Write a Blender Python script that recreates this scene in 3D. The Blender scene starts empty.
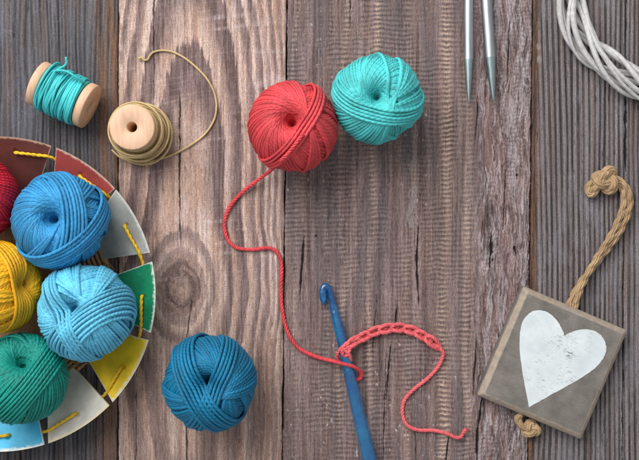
import bpy, math, random
import numpy as np
# ---------------------------------------------------------------- basics
# everything is worked out in millimetres on the table top, x to the right,
# y away from the viewer, z up; meshes are written in metres
MM = 0.001
HC = 900.0                      # camera height over the table, mm
CX, CY = 319.5, 230.0
scene = bpy.context.scene
COL = scene.collection
PI = math.pi

def at(px, py, z=0.0):
    k = (HC - z) / HC
    return np.array([(px - CX) * k, (CY - py) * k, z])

def lin(c):
    c = np.asarray(c, float) / 255.0
    return np.where(c <= 0.04045, c / 12.92, ((c + 0.055) / 1.055) ** 2.4)

def sstep(a, b, x):
    t = np.clip((x - a) / (b - a), 0, 1)
    return t * t * (3 - 2 * t)

def unit(v):
    v = np.asarray(v, float)
    return v / (np.linalg.norm(v, axis=-1, keepdims=True) + 1e-12)

# value noise on arrays
_tabs = {}
def vn(x, y, seed=0):
    if seed not in _tabs:
        _tabs[seed] = np.random.RandomState(seed + 11).rand(256, 256).astype(np.float32)
    T = _tabs[seed]
    xf = np.floor(x); yf = np.floor(y)
    u = (x - xf).astype(np.float32); v = (y - yf).astype(np.float32)
    xi = xf.astype(np.int32) & 255; yi = yf.astype(np.int32) & 255
    x1 = (xi + 1) & 255; y1 = (yi + 1) & 255
    u = u * u * (3 - 2 * u); v = v * v * (3 - 2 * v)
    return (T[xi, yi] * (1 - u) + T[x1, yi] * u) * (1 - v) + (T[xi, y1] * (1 - u) + T[x1, y1] * u) * v

def fbm(x, y, seed=0, o=4):
    s = 0; a = 0.5; n = 0
    for i in range(o):
        s = s + a * vn(x * 2 ** i + 17.3 * i, y * 2 ** i + 5.1 * i, seed + i); n += a; a *= 0.55
    return s / n

# ---------------------------------------------------------------- mesh building
class MB:
    """collects vertices, faces, uvs and material slots for one mesh"""
    def __init__(self):
        self.v = []; self.f = []; self.uv = []; self.mi = []; self.n = 0
    def add(self, verts, faces, uvs=None, mi=0):
        verts = np.asarray(verts, float); faces = np.asarray(faces, int)
        self.v.append(verts); self.f.append(faces + self.n); self.n += len(verts)
        if uvs is None: uvs = np.zeros(faces.shape + (2,))
        self.uv.append(np.asarray(uvs, float)); self.mi.append(np.full(len(faces), mi))
    def build(self, name, mats, parent=None, smooth=True, origin=None, col=None):
        V = np.concatenate(self.v)
        if origin is not None: V = V - np.asarray(origin)
        V = V * MM
        me = bpy.data.meshes.new(name)
        nf = sum(len(f) for f in self.f)
        flat = np.concatenate([f.reshape(-1) for f in self.f])
        cnt = np.concatenate([np.full(len(f), f.shape[1]) for f in self.f])
        start = np.concatenate([[0], np.cumsum(cnt)[:-1]])
        me.vertices.add(len(V)); me.vertices.foreach_set('co', V.astype(np.float32).ravel())
        me.loops.add(len(flat)); me.loops.foreach_set('vertex_index', flat.astype(np.int32))
        me.polygons.add(nf); me.polygons.foreach_set('loop_start', start.astype(np.int32))
        me.polygons.foreach_set('material_index', np.concatenate(self.mi).astype(np.int32))
        me.polygons.foreach_set('use_smooth', np.full(nf, smooth))
        uvl = me.uv_layers.new(name='UVMap')
        uvl.data.foreach_set('uv', np.concatenate([u.reshape(-1, 2) for u in self.uv]).astype(np.float32).ravel())
        if col is not None:
            at_ = me.attributes.new('Col', 'FLOAT_COLOR', 'POINT')
            c4 = np.ones((len(V), 4), np.float32); c4[:, :3] = col
            at_.data.foreach_set('color', c4.ravel())
        me.update(calc_edges=True); me.validate()
        for m in (mats if isinstance(mats, (list, tuple)) else [mats]): me.materials.append(m)
        o = bpy.data.objects.new(name, me); COL.objects.link(o)
        if origin is not None and parent is None: o.location = np.asarray(origin) * MM
        if parent is not None: o.parent = parent
        return o

def thing(name, label, cat, loc, group=None, kind=None):
    o = bpy.data.objects.new(name, None); COL.objects.link(o)
    o.location = np.asarray(loc, float) * MM; o.empty_display_size = 0.01
    if kind: o['kind'] = kind
    if label: o['label'] = label
    if cat: o['category'] = cat
    if group: o['group'] = group
    return o

def catmull(P, n=12, closed=False):
    P = np.asarray(P, float); out = []
    m = len(P); rng = range(m if closed else m - 1)
    for i in rng:
        p0 = P[i - 1] if (closed or i > 0) else 2 * P[0] - P[1]
        p1 = P[i]; p2 = P[(i + 1) % m]
        p3 = P[(i + 2) % m] if (closed or i + 2 < m) else 2 * P[-1] - P[-2]
        t = np.linspace(0, 1, n, endpoint=False)[:, None]
        out.append(0.5 * (2 * p1 + (p2 - p0) * t + (2 * p0 - 5 * p1 + 4 * p2 - p3) * t ** 2 + (3 * p1 - p0 - 3 * p2 + p3) * t ** 3))
    if not closed: out.append(P[-1:])
    return np.concatenate(out)

def frames(P, closed=False):
    n = len(P)
    if closed: T = unit(np.roll(P, -1, 0) - np.roll(P, 1, 0))
    else: T = unit(np.gradient(P, axis=0))
    N = np.zeros_like(P)
    a = np.array([0, 0, 1.0]) if abs(T[0][2]) < 0.9 else np.array([1.0, 0, 0])
    N[0] = unit(a - T[0] * np.dot(a, T[0]))
    for i in range(1, n):
        v = N[i - 1] - T[i] * np.dot(N[i - 1], T[i]); N[i] = unit(v)
    return T, N, np.cross(T, N)

def tube(mb, P, r, sides=8, closed=False, cap=True, mi=0, u0=0.0):
    P = np.asarray(P, float); n = len(P)
    r = np.broadcast_to(np.asarray(r, float), (n,))
    T, N, B = frames(P, closed)
    th = np.arange(sides) / sides * 2 * PI
    ring = N[:, None, :] * np.cos(th)[None, :, None] + B[:, None, :] * np.sin(th)[None, :, None]
    V = P[:, None, :] + ring * r[:, None, None]
    L = np.concatenate([[0], np.cumsum(np.linalg.norm(np.diff(P, axis=0), axis=1))]) + u0
    m = n if closed else n - 1
    i = np.arange(m)[:, None]; j = np.arange(sides)[None, :]
    i2 = (i + 1) % n; j2 = (j + 1) % sides
    F = np.stack([i * sides + j, i * sides + j2, i2 * sides + j2, i2 * sides + j], -1).reshape(-1, 4)
    Lx = np.concatenate([L, [L[-1] + np.linalg.norm(P[0] - P[-1])]])
    ua = np.broadcast_to(Lx[:m][:, None], (m, sides)); ub = np.broadcast_to(Lx[1:m + 1][:, None], (m, sides))
    va = np.broadcast_to(j / sides, (m, sides)); vb = np.broadcast_to((j + 1) / sides, (m, sides))
    UV = np.stack([np.stack([ua, va], -1), np.stack([ua, vb], -1), np.stack([ub, vb], -1), np.stack([ub, va], -1)], 2).reshape(-1, 4, 2)
    mb.add(V.reshape(-1, 3), F, UV, mi)
    if cap and not closed:
        for idx, sgn in ((0, -1), (n - 1, 1)):
            ringv = V[idx]; c = P[idx] + T[idx] * sgn * r[idx] * 0.5
            mid = P[idx] + (ringv - P[idx]) * 0.7 + T[idx] * sgn * r[idx] * 0.35
            vv = np.concatenate([ringv, mid, [c]])
            jj = np.arange(sides); j2 = (jj + 1) % sides
            q = np.stack([jj, j2, j2 + sides, jj + sides], -1)
            tr = np.stack([jj + sides, j2 + sides, np.full(sides, 2 * sides)], -1)
            if sgn < 0: q = q[:, ::-1]; tr = tr[:, ::-1]
            mb.add(vv, q, None, mi)
            mb.v.append(np.zeros((0, 3))); mb.f.append(tr + mb.n - len(vv)); mb.uv.append(np.zeros(tr.shape + (2,))); mb.mi.append(np.full(len(tr), mi))

def plied(mb, P, r, plies=2, pitch=7.0, sides=8, closed=False, minz=None, ph0=0.0, k=None):
    """a cord of real twisted plies laid along the path P; r is the outer radius"""
    P = np.asarray(P, float)
    if closed: P = np.concatenate([P, P[:1]])
    L = np.concatenate([[0], np.cumsum(np.linalg.norm(np.diff(P, axis=0), axis=1))])
    m = max(int(L[-1] / pitch * 12), 12); s = np.linspace(0, L[-1], m)
    rr = np.interp(s, L, np.broadcast_to(np.asarray(r, float), (len(L),)) if np.ndim(r) == 0 or len(np.atleast_1d(r)) == len(L) else np.append(r, r[0]))
    Q = np.stack([np.interp(s, L, P[:, i]) for i in range(3)], -1)
    T, N, B = frames(Q); k = k or {2: .56, 3: .52}[plies]
    for q in range(plies):
        a = 2 * PI * (s / pitch + q / plies) + ph0
        O = Q + (N * np.cos(a)[:, None] + B * np.sin(a)[:, None]) * (rr * (1 - k))[:, None] * 1.05
        if minz is not None: O[:, 2] = np.maximum(O[:, 2], minz)
        tube(mb, O, rr * k * 1.08, sides)

def lathe(mb, prof, origin, axis, sides=64, mi=0):
    """prof: list of (radius, height along axis)"""
    axis = unit(axis); a = np.array([0, 0, 1.0]) if abs(axis[2]) < 0.9 else np.array([1.0, 0, 0])
    e1 = unit(np.cross(a, axis)); e2 = np.cross(axis, e1)
    prof = np.asarray(prof, float); n = len(prof)
    th = np.arange(sides) / sides * 2 * PI
    V = np.asarray(origin) + prof[:, None, 1:2] * axis + prof[:, None, 0:1] * (np.cos(th)[None, :, None] * e1 + np.sin(th)[None, :, None] * e2)
    i = np.arange(n - 1)[:, None]; j = np.arange(sides)[None, :]; j2 = (j + 1) % sides
    F = np.stack([i * sides + j, i * sides + j2, (i + 1) * sides + j2, (i + 1) * sides + j], -1).reshape(-1, 4)
    mb.add(V.reshape(-1, 3), F, None, mi)

def fuzz(mb, P, N, rs, n, length=(2, 5), r=0.09):
    """short stray fibres standing off a strand path: P points, N outward directions"""
    for _ in range(n):
        i = rs.randint(len(P)); L = rs.uniform(*length)
        d = unit(N[i] * rs.uniform(0.2, 1.0) + rs.normal(0, 0.6, 3))
        d2 = unit(d + rs.normal(0, 0.7, 3))
        p = P[i]
        Q = np.array([p, p + d * L * 0.5, p + d * L * 0.5 + d2 * L * 0.5])
        Q = catmull(Q, 3)
        if Q[:, 2].min() < 0.3: continue
        tube(mb, Q, np.linspace(r, r * 0.5, len(Q)), 3, cap=False)

# ---------------------------------------------------------------- materials
def mat(name):
    m = bpy.data.materials.new(name); m.use_nodes = True
    nt = m.node_tree; b = nt.nodes['Principled BSDF']
    return m, nt, b

def nd(nt, t, **kw):
    n = nt.nodes.new(t)
    for k, v in kw.items(): setattr(n, k, v)
    return n

def rgba(c): return tuple(lin(c)) + (1.0,)

def math_(nt, op, a, b=None):
    n = nd(nt, 'ShaderNodeMath', operation=op)
    for i, x in enumerate((a, b)):
        if x is None: continue
        if isinstance(x, (int, float)): n.inputs[i].default_value = x
        else: nt.links.new(x, n.inputs[i])
    return n.outputs[0]

def noise(nt, scale, detail=4, rough=0.55, vec=None, stretch=None, coord='Object'):
    tc = nd(nt, 'ShaderNodeTexCoord')
    out = tc.outputs[coord] if vec is None else vec
    if stretch is not None:
        mp = nd(nt, 'ShaderNodeMapping'); mp.inputs['Scale'].default_value = stretch
        nt.links.new(out, mp.inputs['Vector']); out = mp.outputs[0]
    n = nd(nt, 'ShaderNodeTexNoise'); n.inputs['Scale'].default_value = scale
    n.inputs['Detail'].default_value = detail; n.inputs['Roughness'].default_value = rough
    nt.links.new(out, n.inputs['Vector'])
    return n.outputs['Fac']

def ramp(nt, fac, stops):
    r = nd(nt, 'ShaderNodeValToRGB'); el = r.color_ramp.elements
    while len(el) < len(stops): el.new(0.5)
    for e, (p, c) in zip(el, stops): e.position = p; e.color = c if len(c) == 4 else rgba(c)
    nt.links.new(fac, r.inputs['Fac']); return r.outputs['Color']

def mix(nt, fac, a, b, mode='MIX'):
    n = nd(nt, 'ShaderNodeMix', data_type='RGBA', blend_type=mode)
    for s, x in ((n.inputs[0], fac), (n.inputs[6], a), (n.inputs[7], b)):
        if isinstance(x, (int, float)): s.default_value = x
        elif isinstance(x, (tuple, list)): s.default_value = x if len(x) == 4 else rgba(x)
        else: nt.links.new(x, s)
    return n.outputs[2]

def bump(nt, h, b, strength=0.5, dist=0.0005, prev=None):
    n = nd(nt, 'ShaderNodeBump'); n.inputs['Strength'].default_value = strength; n.inputs['Distance'].default_value = dist
    nt.links.new(h, n.inputs['Height'])
    if prev is not None: nt.links.new(prev, n.inputs['Normal'])
    nt.links.new(n.outputs[0], b.inputs['Normal']); return n.outputs[0]

def yarn_mat(name, c, pitch=5.5, plies=2, rough=0.62, strength=0.7, dist=0.0005, sheen=0.0, c2=None, var=0.22, spec=0.45):
    """spun yarn: twisted plies as relief along the strand, slight dye variation"""
    m, nt, b = mat(name)
    uv = nd(nt, 'ShaderNodeUVMap', uv_map='UVMap')
    sp = nd(nt, 'ShaderNodeSeparateXYZ'); nt.links.new(uv.outputs[0], sp.inputs[0])
    u = math_(nt, 'MULTIPLY', sp.outputs[0], 2 * PI / pitch)
    v = math_(nt, 'MULTIPLY', sp.outputs[1], 2 * PI * plies)
    s = math_(nt, 'ABSOLUTE', math_(nt, 'SINE', math_(nt, 'MULTIPLY', math_(nt, 'ADD', u, v), 0.5)))
    big = noise(nt, 60, 3); fine = noise(nt, 1500, 3)
    wn = nd(nt, 'ShaderNodeTexWhiteNoise', noise_dimensions='1D'); nt.links.new(math_(nt, 'FLOOR', sp.outputs[1]), wn.inputs['W'])
    tone = ramp(nt, wn.outputs['Value'], [(0.0, (.86, .86, .86, 1)), (1.0, (1.16, 1.16, 1.16, 1))])
    lo = np.asarray(c, float) * (1 - var); hi = np.minimum(np.asarray(c, float) * (1 + var * 0.6) + 4, 255)
    colr = ramp(nt, math_(nt, 'ADD', math_(nt, 'MULTIPLY', big, 0.5), math_(nt, 'MULTIPLY', fine, 0.5)), [(0.3, lo), (0.72, hi if c2 is None else c2)])
    nt.links.new(mix(nt, 1.0, colr, tone, 'MULTIPLY'), b.inputs['Base Color'])
    b.inputs['Roughness'].default_value = rough
    b.inputs['Specular IOR Level'].default_value = spec
    b.inputs['Sheen Weight'].default_value = sheen
    b.inputs['Sheen Roughness'].default_value = 0.4
    b.inputs['Sheen Tint'].default_value = tuple(0.5 + 0.5 * lin(c)) + (1,)
    h = math_(nt, 'ADD', s, math_(nt, 'MULTIPLY', fine, 0.5))
    bump(nt, h, b, strength, dist)
    return m

def plank_mat():
    m, nt, b = mat('weathered_wood')
    a = nd(nt, 'ShaderNodeAttribute', attribute_name='Col')
    st = noise(nt, 1, 5, 0.65, stretch=(2600, 120, 600))
    st2 = noise(nt, 1, 4, 0.6, stretch=(900, 700, 600))
    k = ramp(nt, math_(nt, 'ADD', math_(nt, 'MULTIPLY', st, 0.6), math_(nt, 'MULTIPLY', st2, 0.4)), [(0.36, (0.5, 0.49, 0.49, 1)), (0.5, (1, 1, 1, 1)), (0.64, (1.5, 1.5, 1.5, 1))])
    st3 = noise(nt, 1, 3, 0.7, stretch=(2300, 260, 600))
    pit = ramp(nt, st3, [(0.34, (0.42, 0.40, 0.40, 1)), (0.42, (1, 1, 1, 1)), (0.64, (1, 1, 1, 1)), (0.72, (1.3, 1.29, 1.28, 1))])
    k = mix(nt, 1.0, k, pit, 'MULTIPLY')
    nt.links.new(mix(nt, 1.0, a.outputs['Color'], k, 'MULTIPLY'), b.inputs['Base Color'])
    b.inputs['Roughness'].default_value = 0.72; b.inputs['Specular IOR Level'].default_value = 0.3
    bump(nt, math_(nt, 'ADD', st, math_(nt, 'MULTIPLY', st2, 0.6)), b, 0.7, 0.0008)
    return m

def spool_mat():
    m, nt, b = mat('turned_birch')
    g = noise(nt, 1, 4, 0.6, stretch=(300, 60, 60)); f = noise(nt, 1200, 3)
    c = ramp(nt, math_(nt, 'ADD', math_(nt, 'MULTIPLY', g, 0.65), math_(nt, 'MULTIPLY', f, 0.35)), [(0.25, (196, 152, 120)), (0.75, (232, 194, 162))])
    nt.links.new(c, b.inputs['Base Color']); b.inputs['Roughness'].default_value = 0.6
    bump(nt, math_(nt, 'ADD', g, f), b, 0.25, 0.0003); return m

def paint_mat(name, c, worn, amount=0.5, rough=0.55, c2=None):
    """painted slat: paint rubbed through near the edges and in a few scratches"""
    m, nt, b = mat(name)
    uv = nd(nt, 'ShaderNodeUVMap', uv_map='UVMap')
    sp = nd(nt, 'ShaderNodeSeparateXYZ'); nt.links.new(uv.outputs[0], sp.inputs[0])
    du = math_(nt, 'MINIMUM', sp.outputs[0], math_(nt, 'SUBTRACT', 1.0, sp.outputs[0]))
    dv = math_(nt, 'SUBTRACT', 1.0, sp.outputs[1])
    d = math_(nt, 'MINIMUM', math_(nt, 'MULTIPLY', du, 3.2), dv)
    n1 = noise(nt, 260, 6, 0.7); n2 = noise(nt, 1, 4, 0.6, stretch=(1100, 300, 600)); n3 = noise(nt, 45, 3)
    e = math_(nt, 'ADD', d, math_(nt, 'MULTIPLY', math_(nt, 'SUBTRACT', n1, 0.52), 0.22 * amount + 0.05))
    fac = ramp(nt, e, [(0.008, (1, 1, 1, 1)), (0.03 + 0.03 * amount, (0, 0, 0, 1))])
    spk = ramp(nt, n2, [(0.66, (0, 0, 0, 1)), (0.73, (1, 1, 1, 1))])
    fac = math_(nt, 'MAXIMUM', fac, math_(nt, 'MULTIPLY', spk, 0.6 * amount))
    c = np.asarray(c, float)
    base = ramp(nt, n3, [(0.3, c * 0.82), (0.7, np.minimum(c * 1.08, 255) if c2 is None else c2)])
    base = mix(nt, math_(nt, 'MULTIPLY', n1, 0.25), base, tuple(np.minimum(c * 1.15 + 10, 255)))
    nt.links.new(mix(nt, fac, base, worn), b.inputs['Base Color'])
    b.inputs['Roughness'].default_value = rough
    bump(nt, math_(nt, 'ADD', n1, math_(nt, 'MULTIPLY', fac, -0.6)), b, 0.35, 0.0004); return m

M_PLANK = plank_mat(); M_SPOOL = spool_mat()
# ---------------------------------------------------------------- the table top
def mixc(a, b, m): return a * (1 - m[..., None]) + b * m[..., None]
def C(*rgb): return lin(rgb)

def crack_mask(X, Y, pts, w, seed):
    """pts: (x, y) polyline running down the board; returns 0..1 mask"""
    pts = np.array(pts, float); ys = pts[:, 1]; xs = pts[:, 0]
    xc = np.interp(Y, ys, xs) + 0.9 * (vn(Y / 11, Y * 0 + seed, seed) - 0.5) + 0.5 * (vn(Y / 1.7, Y * 0 + seed, seed + 1) - 0.5)
    t = np.clip((Y - ys[0]) / (ys[-1] - ys[0]), 0, 1)
    ww = 0.62 * w * np.sqrt(np.clip(4 * t * (1 - t), 0, 1)) * (0.25 + 1.3 * vn(Y / 6, Y * 0 + 3, seed + 2))
    ins = (Y > ys[0]) & (Y < ys[-1])
    return np.where(ins, 1 - sstep(ww * 0.55, ww * 1.15 + 0.25, np.abs(X - xc)), 0)

def common(X, Y, s):
    f1 = fbm(X / 1.3, Y / 60, s, 4); f2 = fbm(X / 5, Y / 160, s + 7, 3)
    pores = 0.75 * sstep(0.74, 0.86, vn(X / 0.62, Y / 9, s + 20)) * sstep(0.4, 0.8, vn(X / 7, Y / 33, s + 21))
    return f1, f2, pores

def board_A(X, Y):
    f1, f2, po = common(X, Y, 100)
    wx = X + 9 * (fbm(X / 40, Y / 240, 120, 3) - 0.5) * 2
    rid = 0.5 + 0.5 * np.sin(2 * PI * wx / 4.4 + 3 * vn(X / 13, Y / 90, 121))
    rid2 = 0.5 + 0.5 * np.sin(2 * PI * wx / 10.5 + 1)
    s = np.clip(0.34 * f1 + 0.36 * f2 + 0.2 * rid + 0.1 * rid2, 0, 1)
    c = mixc(C(42, 41, 46), C(108, 105, 110), sstep(0.27, 0.74, s))
    hz = sstep(0.4, 0.75, fbm(X / 28, Y / 70, 124, 4)) * (1 - sstep(20, 75, X + 0.15 * Y))
    c = mixc(c, C(112, 115, 130), 0.5 * hz)
    br = sstep(88, 108, X + 16 * (fbm(X / 5, Y / 120, 126, 3) - 0.5)) * sstep(0.32, 0.62, fbm(X / 2.5, Y / 110, 127, 3))
    c = mixc(c, C(128, 92, 68), 0.75 * br)
    br2 = sstep(0.6, 0.75, fbm(X / 3, Y / 90, 131, 3))
    c = mixc(c, C(110, 88, 74), 0.45 * br2)
    lo = sstep(330, 420, Y)
    c = c * (1 - 0.12 * lo[..., None])
    # pale scratches near the top left
    for k in range(14):
        rs = np.random.RandomState(900 + k); x0, y0 = rs.uniform(0, 75), rs.uniform(2, 150); an = rs.uniform(-0.9, 1.2); L = rs.uniform(4, 16)
        dx, dy = math.cos(an), math.sin(an); t = (X - x0) * dx + (Y - y0) * dy; d = np.abs(-(X - x0) * dy + (Y - y0) * dx + 0.02 * t * t)
        c = mixc(c, C(140, 142, 150), 0.3 * (1 - sstep(0.1, 0.6, d)) * ((t > 0) & (t < L)))
    c = mixc(c, C(28, 26, 28), 0.75 * po)
    h = 0.6 * rid * (0.5 + f2) + 0.9 * f1 + 0.25 * rid2 - 0.5 * po
    cr = np.zeros_like(X)
    for pts, w in (([(97, 210), (96, 470)], .9), ([(20, 420), (22, 560)], .8)):
        cr = np.maximum(cr, crack_mask(X, Y, pts, w, int(pts[0][0])))
    c = mixc(c, C(22, 20, 21), cr); h = h - 1.6 * cr
    return c, h

def board_D(X, Y):
    f1, f2, po = common(X, Y, 200)
    wx = X + 7 * (fbm(X / 60, Y / 300, 220, 2) - 0.5) * 2 + 1.1 * (vn(X / 7, Y / 50, 219) - .5)
    rid = 0.5 + 0.5 * np.sin(2 * PI * wx / 5.3)
    rid = (sstep(.12, .6, rid) * .75 + .25 * rid) * (0.8 + 0.4 * (fbm(X / 7, Y / 160, 223, 3) - 0.5)) + 0.16 * np.sin(2 * PI * wx / 1.9)
    s = np.clip(0.34 * f1 + 0.26 * f2 + 0.40 * rid, 0, 1)
    c = mixc(C(52, 46, 48), C(142, 132, 134), sstep(0.2, 0.78, s))
    c = mixc(c, C(112, 86, 74), 0.4 * sstep(0.56, 0.75, fbm(X / 3.4, Y / 130, 226, 3)))
    c = mixc(c, C(142, 138, 148), 0.3 * sstep(0.55, 0.75, fbm(X / 12, Y / 40, 227, 4)))
    strip = 1 - sstep(537, 542.5, X + 0.011 * Y + 3 * (fbm(X / 3, Y / 25, 228, 3) - 0.5))
    cs = mixc(C(58, 40, 32), C(112, 80, 60), sstep(.3, .7, fbm(X / 1.4, Y / 30, 229, 4)))
    c = mixc(c, cs, 0.9 * strip)
    spot = np.maximum(1 - sstep(.8, 1.15, np.hypot((X - 539) / 2.4, (Y - 46) / 3.6)), 1 - sstep(.8, 1.15, np.hypot((X - 539.5) / 2.4, (Y - 59) / 4.2)))
    c = mixc(c, C(140, 130, 130), .8 * spot)
    c = mixc(c, C(30, 27, 28), 0.7 * po)
    h = 1.1 * rid + 0.7 * f1 - 0.4 * po - 1.0 * strip
    cr = np.zeros_like(X)
    for pts, w in (([(626, 92), (625.5, 172)], 2.2), ([(627, -90), (626, 70)], .8), ([(624, 190), (622, 520)], .8), ([(655, -50), (655, 500)], 1)):
        cr = np.maximum(cr, crack_mask(X, Y, pts, w, int(pts[0][0])))
    c = mixc(c, C(18, 16, 18), cr); h = h - 2.0 * cr
    return c, h

def board_C(X, Y):
    f1, f2, po = common(X, Y, 300)
    xw = X + 5 * (fbm(X / 50, Y / 110, 320, 3) - 0.5) + 0.012 * (Y - 230)
    flat = 1 - sstep(468, 486, xw + 6 * (vn(X / 9, Y / 30, 321) - 0.5))
    band = np.zeros_like(X); chev = np.zeros_like(X)
    for xb, w, a, sd in ((294, 2.5, .4, 1), (326, 2.5, .3, 3), (343, 3.2, .7, 4), (373, 3.6, .85, 5), (410, 3, .35, 7), (446, 5, 1.0, 8), (469, 4, .85, 9)):
        wv = xw - xb - 7 * (vn(Y / 70, Y * 0 + sd, 330) - 0.5)
        g = np.exp(-(wv / w) ** 2) * a * (0.45 + 0.9 * vn(Y / 45, Y * 0 + sd + 20, 331))
        band = np.maximum(band, g); chev = chev + np.abs(wv) * g * 0.35
    ph = Y + 0.03 * X + 6.5 * (fbm(X / 20, Y / 24, 340, 4) - 0.5) + 1.2 * chev * 0.5
    saw = (0.5 + 0.5 * np.sin(2 * PI * ph / 4.75)) ** 0.55
    saw2 = 0.5 + 0.5 * np.sin(2 * PI * ph / 2.37 + 1)
    amp = (0.12 + 0.88 * sstep(0.36, 0.66, fbm(X / 16, Y / 45, 342, 3))) * flat
    weave = vn(X / 0.9, Y / 5, 343)
    s = np.clip(0.55 * f1 + 0.4 * f2 + 0.03, 0, 1)
    c = mixc(C(80, 65, 63), C(150, 128, 123), sstep(0.22, 0.8, s))
    c = mixc(c, C(94, 88, 90), 0.5 * sstep(0.45, 0.7, fbm(X / 14, Y / 120, 345, 3)))
    c = mixc(c, C(126, 98, 88), 0.4 * sstep(0.5, 0.72, fbm(X / 8, Y / 90, 346, 3)))
    c = mixc(c, C(198, 170, 150), np.clip(band * (0.12 + 0.80 * saw ** 4), 0, 1) * 0.85)
    c = mixc(c, C(164, 146, 140), 0.22 * amp * saw ** 4 * (1 - band))
    c = mixc(c, C(52, 43, 42), 0.38 * amp * (.4 + .9 * vn(X / 8, Y / 3, 359)) * sstep(.25, .95, 1 - saw))
    c = c * (0.86 + 0.28 * weave * flat + 0.14 * (1 - flat))[..., None]
    # the torn, rough right side
    rg = 1 - flat
    xx = X + 7 * (fbm(X / 14, Y / 22, 350, 3) - 0.5)
    q = fbm(xx / 5, Y / 45, 351, 4); q2 = fbm(xx / 3.2, Y / 20, 352, 4)
    fq = fbm(xx / 1.2, Y / 10, 358, 4)
    cr_ = mixc(C(96, 80, 77), C(168, 154, 154), sstep(0.3, 0.68, .5 * q + .5 * fq))
    cr_ = mixc(cr_, C(134, 102, 94), 0.5 * sstep(0.48, 0.62, fbm(xx / 7, Y / 80, 353, 3)))
    cr_ = mixc(cr_, C(184, 172, 172), 0.7 * sstep(0.62, 0.74, q2))
    spl = 1 - np.abs(2 * fbm(xx / 3.2, Y / 38, 361, 4) - 1); spl = sstep(.86, .985, spl)
    spl2 = 1 - np.abs(2 * fbm(xx / 2.4, Y / 22, 365, 4) - 1); spl2 = sstep(.88, .99, spl2)
    cr_ = mixc(cr_, C(58, 45, 44), 0.6 * spl)
    cr_ = mixc(cr_, C(196, 184, 182), 0.5 * spl2 * sstep(.4, .65, vn(X / 8, Y / 26, 366)))
    rip = 0.5 + 0.5 * np.sin(2 * PI * (Y + 5 * fbm(X / 6, Y / 9, 354, 2)) / 4.2)
    cr_ = mixc(cr_, C(74, 58, 56), 0.35 * rip * sstep(0.4, 0.6, vn(X / 6, Y / 50, 355)))
    c = mixc(c, cr_, rg)
    pale = sstep(0.77, 0.84, fbm(X / 3, Y / 5, 356, 3)) * sstep(.45, .7, vn(X / 60, Y / 60, 357))
    c = mixc(c, C(196, 186, 180), 0.8 * pale)
    c = mixc(c, C(36, 29, 28), 0.6 * po)
    h = 0.5 * f1 + 0.4 * saw * amp + 0.5 * saw * band + 0.08 * saw2 * amp + 0.45 * weave * flat + rg * (2.0 * (q - 0.5) + 1.2 * (q2 - 0.5) + 1.8 * (fq - .5) - .9 * spl + .5 * spl2) - 0.4 * po - .3 * amp
    cr = np.zeros_like(X)
    for pts, w in (([(418, 226), (417, 262), (419, 306)], 1.7), ([(304, 236), (302, 264), (300, 296)], 1.7), ([(397, 305), (396, 325)], 1.0),
                   ([(391, 345), (386, 400)], 1.0), ([(377, 300), (372, 352)], .4), ([(484, 385), (478, 430), (474, 520)], 2.1), ([(477, 340), (473, 396)], 1.0),
                   ([(449, 437), (443, 490)], 1.2), ([(492, 232), (490, 268)], 2.2), ([(386, 352), (383, 470)], .5), ([(515, 246), (516, 256)], 2.6),
                   ([(478, 96), (476, 140)], .9), ([(506, 170), (503, 230)], .6), ([(415, 428), (417, 470)], .5),
                   ([(510, 20), (508, 84)], .9), ([(500, 330), (497, 372)], .8), ([(351, -60), (350, 30)], .6)):
        cr = np.maximum(cr, crack_mask(X, Y, pts, w, int(pts[0][0] * 3 + pts[0][1])))
    dots = np.zeros_like(X)
    for x, y, r in ((316, 236, .9), (347, 195, .5), (517, 175, 1.0), (383, 285, .5), (492, 252, 1.3), (493, 260, .9)):
        dots = np.maximum(dots, 1 - sstep(r * 0.7, r * 1.4, np.hypot(X - x, (Y - y) * 0.8)))
    cr = np.maximum(cr, dots)
    c = mixc(c, C(24, 18, 16), cr); h = h - 2.2 * cr
    # smooth grey drip-shaped scar
    sc = (1 - sstep(2.2, 3.4, np.abs(X - np.interp(Y, [150, 165, 190, 215, 232], [417, 413, 415, 409, 414]) ))) * (Y > 152) * (Y < 228) * sstep(0.35, 0.5, vn(X / 5, Y / 16, 360))
    c = mixc(c, C(150, 138, 136), 0.6 * sc)
    return c, h

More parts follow.
